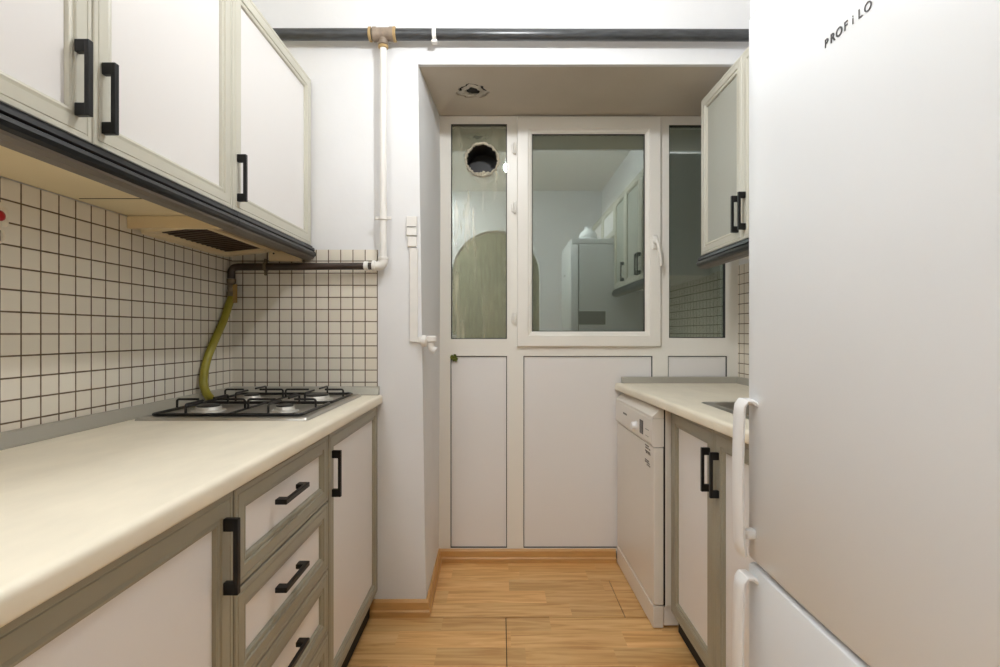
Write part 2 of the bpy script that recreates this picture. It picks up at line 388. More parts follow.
lo_ = [V(HX+rh[k]*0.985*math.cos(2*PI*k/N), HY+rh[k]*0.90*math.sin(2*PI*k/N), ZL+0.008) for k in range(N)]
bm.faces.new(lo_[::-1]); b.build('crack_shade', 'dark', plug)  # flat dark face, painted shade of the crack's depth
b = MB(); bm = b.bm
ho_ = [V(HX+rh[k]*(0.42+0.12*math.sin(2*(2*PI*k/N)+0.5))*math.cos(2*PI*k/N)+0.004, HY+rh[k]*0.40*math.sin(2*PI*k/N), ZL-0.0008+0.004) for k in range(N)]
bm.faces.new(ho_[::-1]); b.build('torn_hole_shade', 'dark', plug)  # flat dark face, painted shade of the torn centre
# front wall behind the camera with an arched opening into the hall
AX, AR, AS = -0.048, 0.526, 1.86
b = MB(); pts = [(XL, 0), (AX-AR, 0)]+[(AX-AR*math.cos(t), AS+AR*math.sin(t)) for t in [PI*k/24 for k in range(25)]]+[(AX+AR, 0), (XR, 0), (XR, ZC), (XL, ZC)]
b.poly_prism(pts, 'y', YF-0.15, YF)
bmesh.ops.triangulate(b.bm, faces=[f for f in b.bm.faces if len(f.verts) > 4])
struct(b.build('wall_front', 'wall'))
b = MB(); b.box(-1.5, 1.6, -3.35, -3.2, 0, ZC); b.box(-1.5, -1.35, -3.2, YF-0.15, 0, ZC); b.box(1.45, 1.6, -3.2, YF-0.15, 0, ZC)
struct(b.build('wall_hall', 'hallwall'))
struct(MB().box(-1.5, 1.6, -3.35, YW+0.1, ZC, ZC+0.1).build('ceiling', 'ceil'))
# floor: 31 cm boards, butt joints
b = MB(); b.box(-1.5, 1.6, -3.35, YW+0.1, -0.06, -0.006)
joints = {0: [0.024], 1: [0.51], 2: [0.05]}
row = -18; 
for row in range(-18, 3):
    y0 = 2.078+0.3102*(row-1) if False else 1.768+0.3102*row
    y1 = min(y0+0.3102, YW+0.02)
    if y1-y0 < 0.02: continue
    j0 = {0: 0.024, 1: 0.51}.get(row, (row*0.47) % 1.29)
    xs = sorted([-1.5, 1.6]+[j0+k*1.29 for k in range(-3, 4) if -1.45 < j0+k*1.29 < 1.55])
    for xa, xb in zip(xs, xs[1:]): b.box(xa+0.0014, xb-0.0014, y0+0.0014, y1-(0.0048 if row == 0 else 0.0014), -0.005, 0.0, 0.0008, 1)
fl = struct(b.build('floor', 'floor')); fl.data.materials.append(M['dark'])
for p in fl.data.polygons:
    if (fl.matrix_basis @ p.center).z < -0.0055: p.material_index = 1
# shaft outside the window
b = MB(); b.box(-1.6, 2.0, 4.2, 4.3, -0.5, 4.0)
struct(b.build('wall_outside', 'shaft'))

# tiles
def slab(name, m, *a): return struct(MB().box(*a).build(name, m))
slab('trim_2', 'tile_y', XL, XL+0.006, -0.6, YB, 0.905, 1.4975)
slab('trim_3', 'tile_x', XL+0.006, -0.501, YB-0.006, YB, 0.905, 1.4975)
slab('trim_4', 'tile_y', XR-0.006, XR, 1.1, YW-0.02, 0.905, 1.4975)
# skirting boards
SKP = [(0, 0), (0.018, 0), (0.018, 0.022), (0.013, 0.028), (0.012, 0.058), (0.006, 0.067), (0, 0.067)]
def skirt(name, p0, p1, m0=0, m1=0):
    """board profile run from p0 to p1 (xy), room side on the right of travel; m = mitre offsets"""
    p0 = Vector((*p0, 0)); p1 = Vector((*p1, 0)); d = (p1-p0).normalized(); n = Vector((d.y, -d.x, 0))
    b = MB(); A = [b.bm.verts.new(p0+n*a+d*m0*a+Vector((0, 0, z))) for a, z in SKP]; B = [b.bm.verts.new(p1+n*a+d*m1*a+Vector((0, 0, z))) for a, z in SKP]
    b.bm.faces.new(A); b.bm.faces.new(B[::-1])
    for i in range(len(SKP)): b.bm.faces.new((A[i], B[i], B[(i+1) % len(SKP)], A[(i+1) % len(SKP)]))
    bmesh.ops.recalc_face_normals(b.bm, faces=list(b.bm.faces)); return struct(b.build(name, 'skirt'))
skirt('baseboard_back', (-0.535, YB), (SX_B, YB), 0, 1)
skirt('baseboard_left', (SX_B, YB), (SX_WB, YW-0.02), -1, -1)
skirt('baseboard_window', (SX_WB, YW-0.02), (0.5845, YW-0.02), 1, 0)

# ---------------------------------------------------------------- window_1
WY = 2.58
K = WY/510
def wx(px): return (px-500)*K
def wz(py): return CAMZ+(333.5-py)*K
win = struct(empty('window_1', (0.45, WY, 0.055)))
rect_all = (-0.316, XR-0.002, 0.056, ZL-0.003)
cells = {'lg': (451, 507, 124, 339), 'sash': (519.5, 658.5, 120.5, 344.5), 'rg': (669, 725.5, 125, 338),
         'lp': (450.5, 507, 356, 548), 'mp': (523.5, 652.5, 356, 548), 'rp': (668, 727, 356, 548)}
b = MB()
xs = sorted({rect_all[0], rect_all[1]}|{wx(c[0]) for c in cells.values()}|{wx(c[1]) for c in cells.values()})
zs = sorted({rect_all[2], rect_all[3]}|{wz(c[2]) for c in cells.values()}|{wz(c[3]) for c in cells.values()})
bm = b.bm; vt = {}
def GV(i, j, y):
    if (i, j, y) not in vt: vt[(i, j, y)] = V(xs[i], y, zs[j])
    return vt[(i, j, y)]
def solid(i, j):
    if not (0 <= i < len(xs)-1 and 0 <= j < len(zs)-1): return False
    cx, cz = (xs[i]+xs[i+1])/2, (zs[j]+zs[j+1])/2
    for c in cells.values():
        if wx(c[0]) < cx < wx(c[1]) and wz(c[3]) < cz < wz(c[2]): return False
    return True
Y0, Y1 = WY, WY+0.06
for i in range(len(xs)-1):
    for j in range(len(zs)-1):
        if not solid(i, j): continue
        bm.faces.new((GV(i, j, Y0), GV(i+1, j, Y0), GV(i+1, j+1, Y0), GV(i, j+1, Y0)))
        bm.faces.new((GV(i, j, Y1), GV(i, j+1, Y1), GV(i+1, j+1, Y1), GV(i+1, j, Y1)))
        if not solid(i-1, j): bm.faces.new((GV(i, j, Y0), GV(i, j+1, Y0), GV(i, j+1, Y1), GV(i, j, Y1)))
        if not solid(i+1, j): bm.faces.new((GV(i+1, j, Y0), GV(i+1, j, Y1), GV(i+1, j+1, Y1), GV(i+1, j+1, Y0)))
        if not solid(i, j-1): bm.faces.new((GV(i, j, Y0), GV(i, j, Y1), GV(i+1, j, Y1), GV(i+1, j, Y0)))
        if not solid(i, j+1): bm.faces.new((GV(i, j+1, Y0), GV(i+1, j+1, Y0), GV(i+1, j+1, Y1), GV(i, j+1, Y1)))
bmesh.ops.recalc_face_normals(bm, faces=list(bm.faces))
wf = b.build('window_frame', 'upvc', win)
def crect(c, g=0.0): return (wx(c[0])+g, wx(c[1])-g, wz(c[3])+g, wz(c[2])-g)
# glazing beads, gaskets
for key in ('lg', 'rg', 'lp', 'mp', 'rp'):
    r = crect(cells[key]); dp = 0.004 if key[1] == 'p' else 0.012
    MB().ring(('y', WY, 1), r, [(0.0, 0.002), (0.0, dp+0.012), (0.0045, dp+0.012), (0.0035, 0.003)]).build('gasket', 'gasket', win)
    if key[1] == 'p':
        MB().box(r[0]+0.001, r[1]-0.001, WY+0.008, WY+0.03, r[2]+0.001, r[3]-0.001).build('infill_panel', 'upvc_panel', win)
# left pane with the round flue hole
r = crect(cells['lg'], 0.001)
hx, hz, hr = wx(482), wz(159), 0.083
b = MB(); bm = b.bm; N2 = 48; inn, out = [], []
for y in (WY+0.014, WY+0.020):
    ri, ro = [], []
    for k in range(N2):
        t = 2*PI*k/N2; dx, dz = math.cos(t), math.sin(t); ri.append(V(hx+hr*dx, y, hz+hr*dz))
        ks = [((r[1]-hx) if dx > 0 else (r[0]-hx))/dx if abs(dx) > 1e-6 else 9e9, ((r[3]-hz) if dz > 0 else (r[2]-hz))/dz if abs(dz) > 1e-6 else 9e9]
        q = min(ks); ro.append(V(hx+q*dx, y, hz+q*dz))
    cs = [(r[1], r[3]), (r[0], r[3]), (r[0], r[2]), (r[1], r[2])]
    for k in range(N2):
        a, c = 2*PI*k/N2, 2*PI*(k+1)/N2
        mid = [V(cx, y, cz) for cx, cz in cs if a <= math.atan2(cz-hz, cx-hx) % (2*PI) < c]
        bm.faces.new([ri[k], ro[k]]+mid+[ro[(k+1) % N2], ri[(k+1) % N2]])
    inn.append(ri)
for k in range(N2): bm.faces.new((inn[0][k], inn[0][(k+1) % N2], inn[1][(k+1) % N2], inn[1][k]))
bmesh.ops.recalc_face_normals(bm, faces=list(bm.faces))
pane_l = b.build('pane', 'glass_dirty', win); pane_l['label'] = 'stained pane with a round flue hole'
# ragged silicone ring
b = MB(); bm = b.bm; rings = []
for k in range(72):
    t = 2*PI*k/72; jr = random.uniform(-0.004, 0.005); jw = random.uniform(0.7, 1.5)
    row = []
    for q in range(7):
        a = 2*PI*q/7; rr = hr-0.001+jr+0.0062*jw*math.cos(a); row.append(V(hx+rr*math.cos(t), WY+0.012+0.007*jw*math.sin(a), hz+rr*math.sin(t)))
    rings.append(row)
for k in range(72):
    A, B = rings[k], rings[(k+1) % 72]
    for q in range(7): bm.faces.new((A[q], A[(q+1) % 7], B[(q+1) % 7], B[q]))
bmesh.ops.recalc_face_normals(bm, faces=list(bm.faces))
b.build('silicone_ring', 'silicone', win, smooth=80)
# short metal flue collar behind the hole, and crumbs of sealant at its bottom
b = MB(); bm = b.bm
A = [V(hx+0.078*math.cos(2*PI*k/32), WY+0.012, hz+0.078*math.sin(2*PI*k/32)) for k in range(32)]
B = [V(hx+0.078*math.cos(2*PI*k/32), WY+0.16, hz+0.078*math.sin(2*PI*k/32)) for k in range(32)]
for k in range(32): bm.faces.new((A[k], A[(k+1) % 32], B[(k+1) % 32], B[k]))
bm.faces.new(B)
bmesh.ops.recalc_face_normals(bm, faces=list(bm.faces))
b.build('flue_collar', 'cap', win, smooth=40)
b = MB()
for k in range(9):
    t = bmesh.new(); bmesh.ops.create_icosphere(t, subdivisions=2, radius=random.uniform(0.007, 0.012))
    for v in t.verts: v.co *= random.uniform(0.8, 1.2)
    b.merge(t, Matrix.Translation((hx+random.uniform(-0.03, 0.03), WY+0.012, hz-0.070+random.uniform(-0.004, 0.01))))
b.build('sealant_crumbs', 'silicone', win, smooth=80)
r = crect(cells['rg'], 0.001); MB().box(r[0], r[1], WY+0.014, WY+0.020, r[2], r[3]).build('pane', 'glass', win)
# opening sash
so = (wx(517), wx(660), wz(346.5), wz(118.5)); sg = (wx(532), wx(644.5), wz(331.5), wz(134.5))
fw = 0.078
b = MB(); 
sr = (so[0], so[1], so[2], so[3])
bm = b.bm
def prr(rr, y): return [V(rr[0], y, rr[2]), V(rr[1], y, rr[2]), V(rr[1], y, rr[3]), V(rr[0], y, rr[3])]
def inset(rr, g): return (rr[0]+g, rr[1]-g, rr[2]+g, rr[3]-g)
loops = [prr(so, WY-0.001), prr(so, WY-0.016), prr(inset(so, 0.004), WY-0.020), prr(inset(sg, -0.022), WY-0.020), prr(inset(sg, -0.018), WY-0.016), prr(inset(sg, -0.006), WY-0.013), prr(sg, WY-0.006), prr(sg, WY+0.012)]
for A, B in zip(loops, loops[1:]):
    for k in range(4): bm.faces.new((A[k], A[(k+1) % 4], B[(k+1) % 4], B[k]))
bmesh.ops.recalc_face_normals(bm, faces=list(bm.faces))
sash = b.build('sash', 'upvc', win)
MB().ring(('y', WY, 1), sg, [(0.0, -0.005), (0.0, 0.006), (0.0045, 0.006), (0.0035, -0.004)]).build('gasket', 'gasket', sash)
MB().box(sg[0]+0.001, sg[1]-0.001, WY+0.0, WY+0.006, sg[2]+0.001, sg[3]-0.001).build('pane', 'glass', sash)
# sash handle
b = MB(); hxx, hzz = wx(653.5), wz(243)
b.box(hxx-0.014, hxx+0.014, WY-0.030, WY-0.020, hzz-0.035, hzz+0.035, 0.005)
b.lathe([(0.011, 0), (0.010, 0.022), (0.006, 0.026)], (hxx, WY-0.030, hzz), (0, -1, 0), 18)
b.tube([(hxx, WY-0.048, hzz+0.006), (hxx+0.004, WY-0.060, hzz-0.012), (hxx+0.010, WY-0.064, hzz-0.05), (hxx+0.018, WY-0.062, hzz-0.10), (hxx+0.022, WY-0.058, hzz-0.122)], 0.008, 12, rads=[0.010, 0.010, 0.0085, 0.009, 0.007])
b.build('window_handle', 'upvc', sash, smooth=50)
for py in (149, 208, 318):
    b = MB(); x = wx(514.5); z = wz(py)
    b.lathe([(0.006, 0), (0.008, 0.004), (0.008, 0.05), (0.006, 0.054)], (x, WY-0.013, z-0.027), (0, 0, 1), 16)
    b.box(x-0.016, x-0.004, WY-0.006, WY-0.0002, z-0.02, z+0.02, 0.002)
    b.build('hinge', 'upvc', win, smooth=50)
MB().box(wx(452), wx(457), WY-0.006, WY, wz(361), wz(354), 0.002).bm.free()
b = MB()
for k in range(14):
    t = bmesh.new(); bmesh.ops.create_icosphere(t, subdivisions=2, radius=random.uniform(0.006, 0.011))
    for v in t.verts: v.co *= random.uniform(0.75, 1.2)
    b.merge(t, Matrix.Translation((wx(453.5)+random.uniform(-0.010, 0.012), WY-0.001, wz(357.5)+random.uniform(-0.022, 0.012))))
tag(b.build('sealing_foam', 'moss'), 'small blob of green sealing foam on the window frame below stained pane', 'foam blob')

# ---------------------------------------------------------------- handles and doors
def handle(parent, n, xf, ys, zs, vertical=True):
    """square-section bar pull. n: outward direction along x; xf face plane; (ys,zs) centre"""
    b = MB(); Lh = 0.069; w = 0.0058; out0, out1 = 0.018, 0.027
    X = lambda h: xf+n*h
    def bx(h0, h1, u0, u1, v0, v1, bev=0.0015):
        if vertical: b.box(X(h0), X(h1), ys+v0, ys+v1, zs+u0, zs+u1, bev)
        else: b.box(X(h0), X(h1), ys+u0, ys+u1, zs+v0, zs+v1, bev)
    bx(out0, out1, -Lh, Lh, -w, w)
    for s in (-1, 1):
        bx(0.0003, out0+0.002, s*Lh-s*0.023 if s > 0 else -Lh, Lh if s > 0 else -Lh+0.023, -w, w)
    return b.build('handle', 'black', parent)
DP = [(0.0, -0.018), (0.0, -0.002), (0.002, 0.0), (0.010, 0.0), (0.011, -0.0015), (0.0125, -0.0015), (0.0135, 0.0)]
def door(parent, name, n, xf, y0, y1, z0, z1, fw, fmat, panel='white', hd=None, label=None):
    prof = DP+[(fw-0.016, 0.0), (fw-0.014, -0.004), (fw-0.008, -0.002), (fw-0.003, -0.0035), (fw-0.001, -0.012), (fw, -0.018)]
    b = MB(); b.ring(('x', xf, n), (y0, y1, z0, z1), prof)
    d = b.build(name, fmat, parent)
    if label: d['label'] = label
    th = (-0.010, -0.016) if panel != 'frosted' else (-0.010, -0.014)
    MB().box(xf+n*th[0], xf+n*th[1], y0+fw-0.0003, y1-fw+0.0003, z0+fw-0.0003, z1-fw+0.0003).build('door_panel' if name != 'drawer' else 'drawer_panel', panel, d)
    if hd: handle(d, n, xf, hd[0], hd[1], hd[2])
    return d
def carcass(parent, n, xf, xw, y0, y1, z0, z1, m, shelf=None, under=0.0, mdl=None):
    b = MB(); t = 0.018; xa = xf-n*0.021
    b.box(xa, xw, y0, y0+t, z0, z1); b.box(xa, xw, y1-t, y1, z0, z1)
    b.box(xa, xw, y0+t, y1-t, z0+under, z0+under+t); b.box(xa, xw, y0+t, y1-t, z1-t, z1)
    b.box(xw, xw+n*0.006, y0+t, y1-t, z0+under+t, z1-t)
    o = b.build('cabinet_body', m, parent)
    if mdl:
        b = MB()
        for zz in mdl: b.box(xa-n*0.01, xw+n*0.008, y0+t, y1-t, zz-0.009, zz+0.009)
        b.build('shelf', m, parent)
    return o

# ---- left wall cabinets
XUF = -0.77; UZ0, UZ1 = 1.513, 2.19; UB = 1.500; XWL = XL+0.0065
def pelmet(parent, n, xf, y0, y1, z=1.511):
    # dark moulded light pelmet with a flat greyish return underneath
    pr = [(0.004, 0.0), (0.004, -0.005), (0.012, -0.008), (0.014, -0.017), (0.010, -0.021), (0.016, -0.024), (0.019, -0.032), (0.017, -0.040), (0.010, -0.045), (-0.018, -0.045), (-0.018, 0.0)]
    b = MB(); b.poly_prism([(xf+n*a, z+c) for a, c in pr], 'y', y0, y1); o = b.build('pelmet', 'pelmet', parent)
    b = MB(); b.poly_prism([(xf+n*a, z+c) for a, c in [(0.011, -0.0455), (0.008, -0.050), (-0.004, -0.055), (-0.027, -0.056), (-0.031, -0.048), (-0.031, 0), (-0.0185, 0), (-0.0185, -0.0455)]], 'y', y0, y1)
    b.build('pelmet_return', 'pelmet_grey', o); return o
U1 = empty('wall_cabinet', (-0.935, 0.966, UB))
tag(U1, 'white double-door wall cabinet with cream frames, mounted left above the bare worktop', 'wall cabinet')
carcass(U1, 1, XUF, XWL, 0.462, 1.468, UB, 2.188, 'carcass', mdl=(1.84,))
MB().box(XWL+0.02, -0.83, 1.30, 1.304, UB-0.0012, UB-0.0002).build('board_joint', 'dark_carcass', U1)
door(U1, 'door', 1, XUF, 0.464, 0.9635, UZ0, UZ1, 0.052, 'cream', hd=(0.927, 1.619, True))
door(U1, 'door', 1, XUF, 0.9665, 1.468, UZ0, UZ1, 0.052, 'cream', hd=(0.990, 1.610, True))
pelmet(U1, 1, XUF, 0.462, 1.4695)
U2 = empty('wall_cabinet', (-0.935, 1.78, UB))
tag(U2, 'single-door white wall cabinet over the gas hob, touching the end wall', 'wall cabinet')
carcass(U2, 1, XUF, XWL, 1.471, 2.081, UB, 2.188, 'carcass', mdl=(1.84,))
door(U2, 'door', 1, XUF, 1.4715, 2.081, UZ0, UZ1, 0.055, 'cream', hd=(1.497, 1.611, True))
pelmet(U2, 1, XUF, 1.4705, 2.083)

# ---- range hood under the second cabinet
HD = empty('range_hood', (-0.95, 1.78, 1.455))
tag(HD, 'cream built-in extractor hood beneath the wall cabinet over the hob', 'range hood')
b = MB(); b.box(XWL+0.002, -0.800, 1.492, 1.510, 1.463, 1.4985, 0.001)
b.box(XWL+0.002, XWL+0.018, 1.510, 2.04, 1.468, 1.4985); b.box(-0.90, -0.885, 1.510, 2.02, 1.475, 1.4985)
b.box(-0.925, -0.800, 2.040, 2.060, 1.445, 1.4985, 0.001)
b.build('hood_body', 'hoodcream', HD)
b = MB(); bm = b.bm
# underside frame with rounded far corners
def rrect(x0, x1, y0, y1, r, n=6):
    P = []
    for cx, cy, a0 in ((x1-r, y1-r, 0), (x0+r, y1-r, 90), (x0+r, y0+r, 180), (x1-r, y0+r, 270)):
        for k in range(n+1):
            a = math.radians(a0+90*k/n); P.append((cx+r*math.cos(a), cy+r*math.sin(a)))
    return P
o_, i_ = rrect(XWL+0.003, -0.885, 1.525, 2.02, 0.03), rrect(-1.062, -0.905, 1.548, 1.985, 0.012)
tz = lambda x: 0.11*(x+1.09)
L1 = [V(x, y, 1.466+tz(x)) for x, y in o_]; L2 = [V(x, y, 1.456+tz(x)) for x, y in rrect(XWL+0.006, -0.889, 1.529, 2.016, 0.028)]
L3 = [V(x, y, 1.456+tz(x)) for x, y in i_]; L4 = [V(x, y, 1.470+tz(x)) for x, y in rrect(-1.058, -0.909, 1.552, 1.981, 0.010)]
for A, B in ((L1, L2), (L2, L3), (L3, L4)):
    for k in range(len(A)): bm.faces.new((A[k], A[(k+1) % len(A)], B[(k+1) % len(A)], B[k]))
bmesh.ops.recalc_face_normals(bm, faces=list(bm.faces))
b.build('filter_frame', 'hoodcream', HD)
b = MB(); b.poly_prism([(-1.06, 1.472), (-0.907, 1.488), (-0.907, 1.492), (-1.06, 1.476)], 'y', 1.550, 1.983)
for k in range(14): b.poly_prism([(-1.055, 1.4695), (-0.912, 1.4855), (-0.912, 1.4875), (-1.055, 1.4725)], 'y', 1.562+k*0.03, 1.572+k*0.03)
b.build('filter_grille', 'hoodfilter', HD)
b = MB(); b.poly_prism([(-0.884, 1.482), (-0.805, 1.494), (-0.805, 1.4985), (-0.884, 1.4985)], 'y', 1.512, 2.038); b.build('side_plate', 'hoodgrey', HD)
for x in (-0.905, -0.83):
    MB().lathe([(0.0035, 0), (0.0035, 0.002)], (x, 2.0398, 1.475), (0, -1, 0), 10).build('screw', 'dark', HD)

# ---- left base cabinets
XBF = -0.500; LZ0, LZ1 = 0.104, 0.862; XWB = XL+0.002
def base(label, y0, y1, n=1, xf=XBF, xw=XWB, bodymat='khaki'):
    t = empty('base_cabinet', ((xf+xw)/2, (y0+y1)/2, 0)); tag(t, label, 'base cabinet')
    carcass(t, n, xf, xw, y0, y1, 0.10, 0.868, bodymat)
    MB().box(xf-n*0.030, xf-n*0.046, y0, y1, 0.001, 0.10).build('plinth', 'dark', t)
    return t
B1 = base('khaki-framed base cabinet with one wide white door, nearest on the left', 0.36, 0.958)
door(B1, 'door', 1, XBF, 0.362, 0.957, LZ0, LZ1, 0.055, 'khaki', hd=(0.925, 0.751, True))
B2 = base('khaki-framed drawer unit with four white drawers under the left worktop', 0.960, 1.488)
zz = [0.862, 0.667, 0.470, 0.285, LZ0]
for k in range(4):
    door(B2, 'drawer', 1, XBF, 0.963, 1.485, zz[k+1]+0.002, zz[k]-0.0025, 0.050, 'khaki', hd=(1.200, (zz[k]+zz[k+1])/2+0.016, False))
B3 = base('narrow-framed base cabinet with white door, below the gas hob', 1.490, 2.084)
door(B3, 'door', 1, XBF, 1.494, 2.083, LZ0, LZ1, 0.052, 'khaki', hd=(1.520, 0.738, True))

# ---- worktops
def nose(xe, xw, n, z1, th):
    """profile of a post-formed worktop; n=+1 nose towards +x"""
    r = 0.013; P = [(xw, z1-th), (xw, z1)]
    for k in range(7):
        a = PI/2*(1-k/6); P.append((xe-n*r+n*r*math.cos(a), z1-r+r*math.sin(a)))
    for k in range(4):
        a = -PI/2*k/3; P.append((xe-n*0.005+n*0.005*math.cos(a), z1-th+0.005+0.005*math.sin(a)))
    return P
WT, TH = 0.906, 0.036
wt = MB().poly_prism(nose(-0.480, XL+0.0065, 1, WT, TH), 'y', 0.30, YB-0.0065).build('worktop', 'counter', smooth=40)
tag(wt, 'long cream stone-look worktop along the left wall, carrying the gas hob', 'worktop')
b = MB(); UPP = [(0, 0), (0.030, 0), (0.030, 0.004), (0.012, 0.030), (0, 0.033)]
b.poly_prism([(XL+0.0068+a, WT+z) for a, z in UPP], 'y', 0.30, YB-0.0068)
b.poly_prism([(YB-0.0068-a, WT+z) for a, z in UPP], 'x', XL+0.0068, -0.492)
tag(b.build('upstand_strip', 'alu'), 'grey metal upstand strip along the left worktop and tiles', 'upstand strip')

# ---- gas hob
G = empty('gas_hob', (-0.795, 1.735, WT)); tag(G, 'four-burner steel gas hob with black wire supports on the left worktop', 'gas hob')
gx0, gx1, gy0, gy1 = -1.045, -0.548, 1.450, 2.032
b = MB(); bm = b.bm
zt = WT+0.0008
lp = [rrect(gx0, gx1, gy0, gy1, 0.012), rrect(gx0+0.001, gx1-0.001, gy0+0.001, gy1-0.001, 0.012), rrect(gx0+0.006, gx1-0.006, gy0+0.006, gy1-0.006, 0.012),
      rrect(gx0+0.022, gx1-0.022, gy0+0.022, gy1-0.022, 0.02), rrect(gx0+0.028, gx1-0.028, gy0+0.028, gy1-0.028, 0.02)]
hz_ = [zt, zt+0.003, zt+0.008, zt+0.009, zt+0.005]
LP = [[V(x, y, z) for x, y in P] for P, z in zip(lp, hz_)]
for A, B in zip(LP, LP[1:]):
    for k in range(len(A)): bm.faces.new((A[k], A[(k+1) % len(A)], B[(k+1) % len(A)], B[k]))
bm.faces.new(LP[-1]); bm.faces.new(LP[0])
bmesh.ops.recalc_face_normals(bm, faces=list(bm.faces))
b.build('hob_tray', 'steel', G, smooth=30)
burn = [(-0.915, 1.60, 0.036), (-0.915, 1.88, 0.028), (-0.675, 1.60, 0.028), (-0.675, 1.88, 0.044)]
for bx_, by_, r in burn:
    z = zt+0.005
    o = MB().lathe([(r+0.014, 0), (r+0.012, 0.004), (r+0.004, 0.006), (r, 0.013), (r-0.001, 0.015)], (bx_, by_, z)).build('burner', 'burner', G, smooth=40)
    MB().lathe([(r-0.003, 0.0), (r-0.002, 0.004), (r-0.008, 0.006), (0.001, 0.0065)], (bx_, by_, z+0.0152)).build('burner_cap', 'cap', o, smooth=40)
for (ya, yb_) in ((gy0+0.030, 1.738), (1.744, gy1-0.030)):
    b = MB(); r = 0.0036; xa, xb = gx0+0.032, gx1-0.030; z0_, z1_ = zt+0.0125, zt+0.042
    b.tube(rod([(xa+0.1, ya, z0_), (xa, ya, z0_), (xa, yb_, z0_), (xb, yb_, z0_), (xb, ya, z0_), (xa+0.1, ya, z0_)], r, 0.02), 0.0048, 8)
    yc = (ya+yb_)/2; xc = (xa+xb)/2
    for bx_, by_, rr in [q for q in burn if ya < q[1] < yb_]:
        # four raised fingers bent over each burner
        for dx, dy in ((1, 0), (-1, 0), (0, 1), (0, -1)):
            L0 = (xb-bx_ if dx > 0 else bx_-xa) if dx else (yb_-by_ if dy > 0 else by_-ya)
            L0 = min(L0, 0.115)
            e = Vector((bx_+dx*L0, by_+dy*L0, z0_)); i0 = Vector((bx_+dx*0.030, by_+dy*0.030, z1_))
            b.tube(rod([e, Vector((e.x, e.y, z1_)), i0], r, 0.008), r, 8)
    b.tube([(xc, ya, z0_), (xc, yb_, z0_)], r, 8)
    for x in (xa+0.02, xb-0.02):
        for y in (ya, yb_): b.lathe([(0.005, 0), (0.005, 0.008)], (x, y, zt+0.0055 if False else zt+0.0095), (0, 0, 1), 8)
    b.build('pan_support', 'castblack', G, smooth=60)

# ---------------------------------------------------------------- pipes
PY = 2.045; PZ = 1.155+299/510*PY
b = MB(); b.tube([(XL+0.001, PY, PZ), (-0.512, PY, PZ)], 0.0225, 20); b.tube([(-0.424, PY, PZ), (XR-0.001, PY, PZ-0.004)], 0.0225, 20)
GP = empty('gas_pipe', (-0.468, PY, 1.42)); tag(GP, 'gas pipework: thick dark pipe above the window, white riser, brown branch over tiles', 'pipe')
HP = b.build('main_pipe', 'pipe_dark', GP, smooth=40)
b = MB(); b.lathe([(0.025, 0.000), (0.028, 0.002), (0.028, 0.014), (0.0255, 0.018), (0.0255, 0.066), (0.028, 0.070), (0.028, 0.082), (0.025, 0.084)], (-0.510, PY, PZ), (1, 0, 0), 20)
b.lathe([(0.018, 0), (0.018, 0.020), (0.020, 0.022), (0.020, 0.032), (0.017, 0.034)], (-0.468, PY, PZ-0.010), (0, 0, -1), 20)
T = b.build('tee_fitting', 'brass', HP, smooth=40)
b = MB(); b.lathe([(0.024, 0), (0.0285, 0.002), (0.0285, 0.010), (0.024, 0.012)], (-0.428, PY, PZ), (1, 0, 0), 20)
b.build('jute_sealing', 'putty', T, smooth=40)
MB().lathe([(0.024, 0), (0.028, 0.002), (0.028, 0.010), (0.024, 0.012)], (-0.526, PY, PZ), (1, 0, 0), 20).build('jute_sealing', 'putty', T, smooth=40)
MB().lathe([(0.015, 0), (0.020, 0.002), (0.019, 0.010), (0.015, 0.012)], (-0.468, PY, PZ-0.0445), (0, 0, -1), 20).build('jute_sealing', 'putty', T, smooth=40)
b = MB(); x = (434.5-500)/510*PY
b.lathe([(0.0226, 0), (0.026, 0.001), (0.026, 0.015), (0.0226, 0.016)], (x-0.008, PY, PZ), (1, 0, 0), 24)
b.box(x-0.004, x+0.004, PY+0.02, YB-0.001, PZ-0.005, PZ+0.005); b.box(x-0.010, x+0.010, PY-0.012, PY+0.012, PZ+0.024, PZ+0.034, 0.003); b.box(x-0.012, x+0.012, PY-0.012, PY+0.012, PZ-0.036, PZ-0.024, 0.004)
b.build('pipe_clamp', 'pipe_white', HP, smooth=40)
# white riser, elbow and lower gas pipe: one run
LZ = CAMZ+67.5/510*PY
MB().tube([(-0.468, PY, PZ-0.055), (-0.468, PY, LZ+0.03)], 0.0135, 18).build('riser', 'pipe_white', GP, smooth=40)
b = MB(); b.tube(rod([(-0.468, PY, LZ+0.036), (-0.468, PY, LZ), (-0.512, PY, LZ)], 0.02, 0.03, 8), 0.0185, 18)
b.lathe([(0.019, 0), (0.0225, 0.002), (0.0225, 0.012), (0.019, 0.014)], (-0.512, PY, LZ), (1, 0, 0), 18)
b.lathe([(0.016, 0), (0.021, 0.002), (0.021, 0.010), (0.016, 0.012)], (-0.468, PY, LZ+0.024), (0, 0, 1), 18)
b.build('elbow', 'pipe_white', GP, smooth=40)
o = MB().tube(rod([(-0.513, PY, LZ), (-1.077, PY, LZ-0.004), (-1.077, PY, LZ-0.05)], 0.014, 0.028, 8), 0.0145, 18).build('branch_pipe', 'pipe_brown', GP, smooth=40)
MB().lathe([(0.0148, 0), (0.019, 0.002), (0.019, 0.016), (0.0148, 0.018)], (-0.545, PY, LZ), (1, 0, 0), 18).build('joint_sleeve', 'pipe_white', o, smooth=40)
b = MB(); b.lathe([(0.0148, 0), (0.0195, 0.001), (0.0195, 0.011), (0.0148, 0.012)], (-0.945, PY, LZ-0.003), (1, 0, 0), 18)
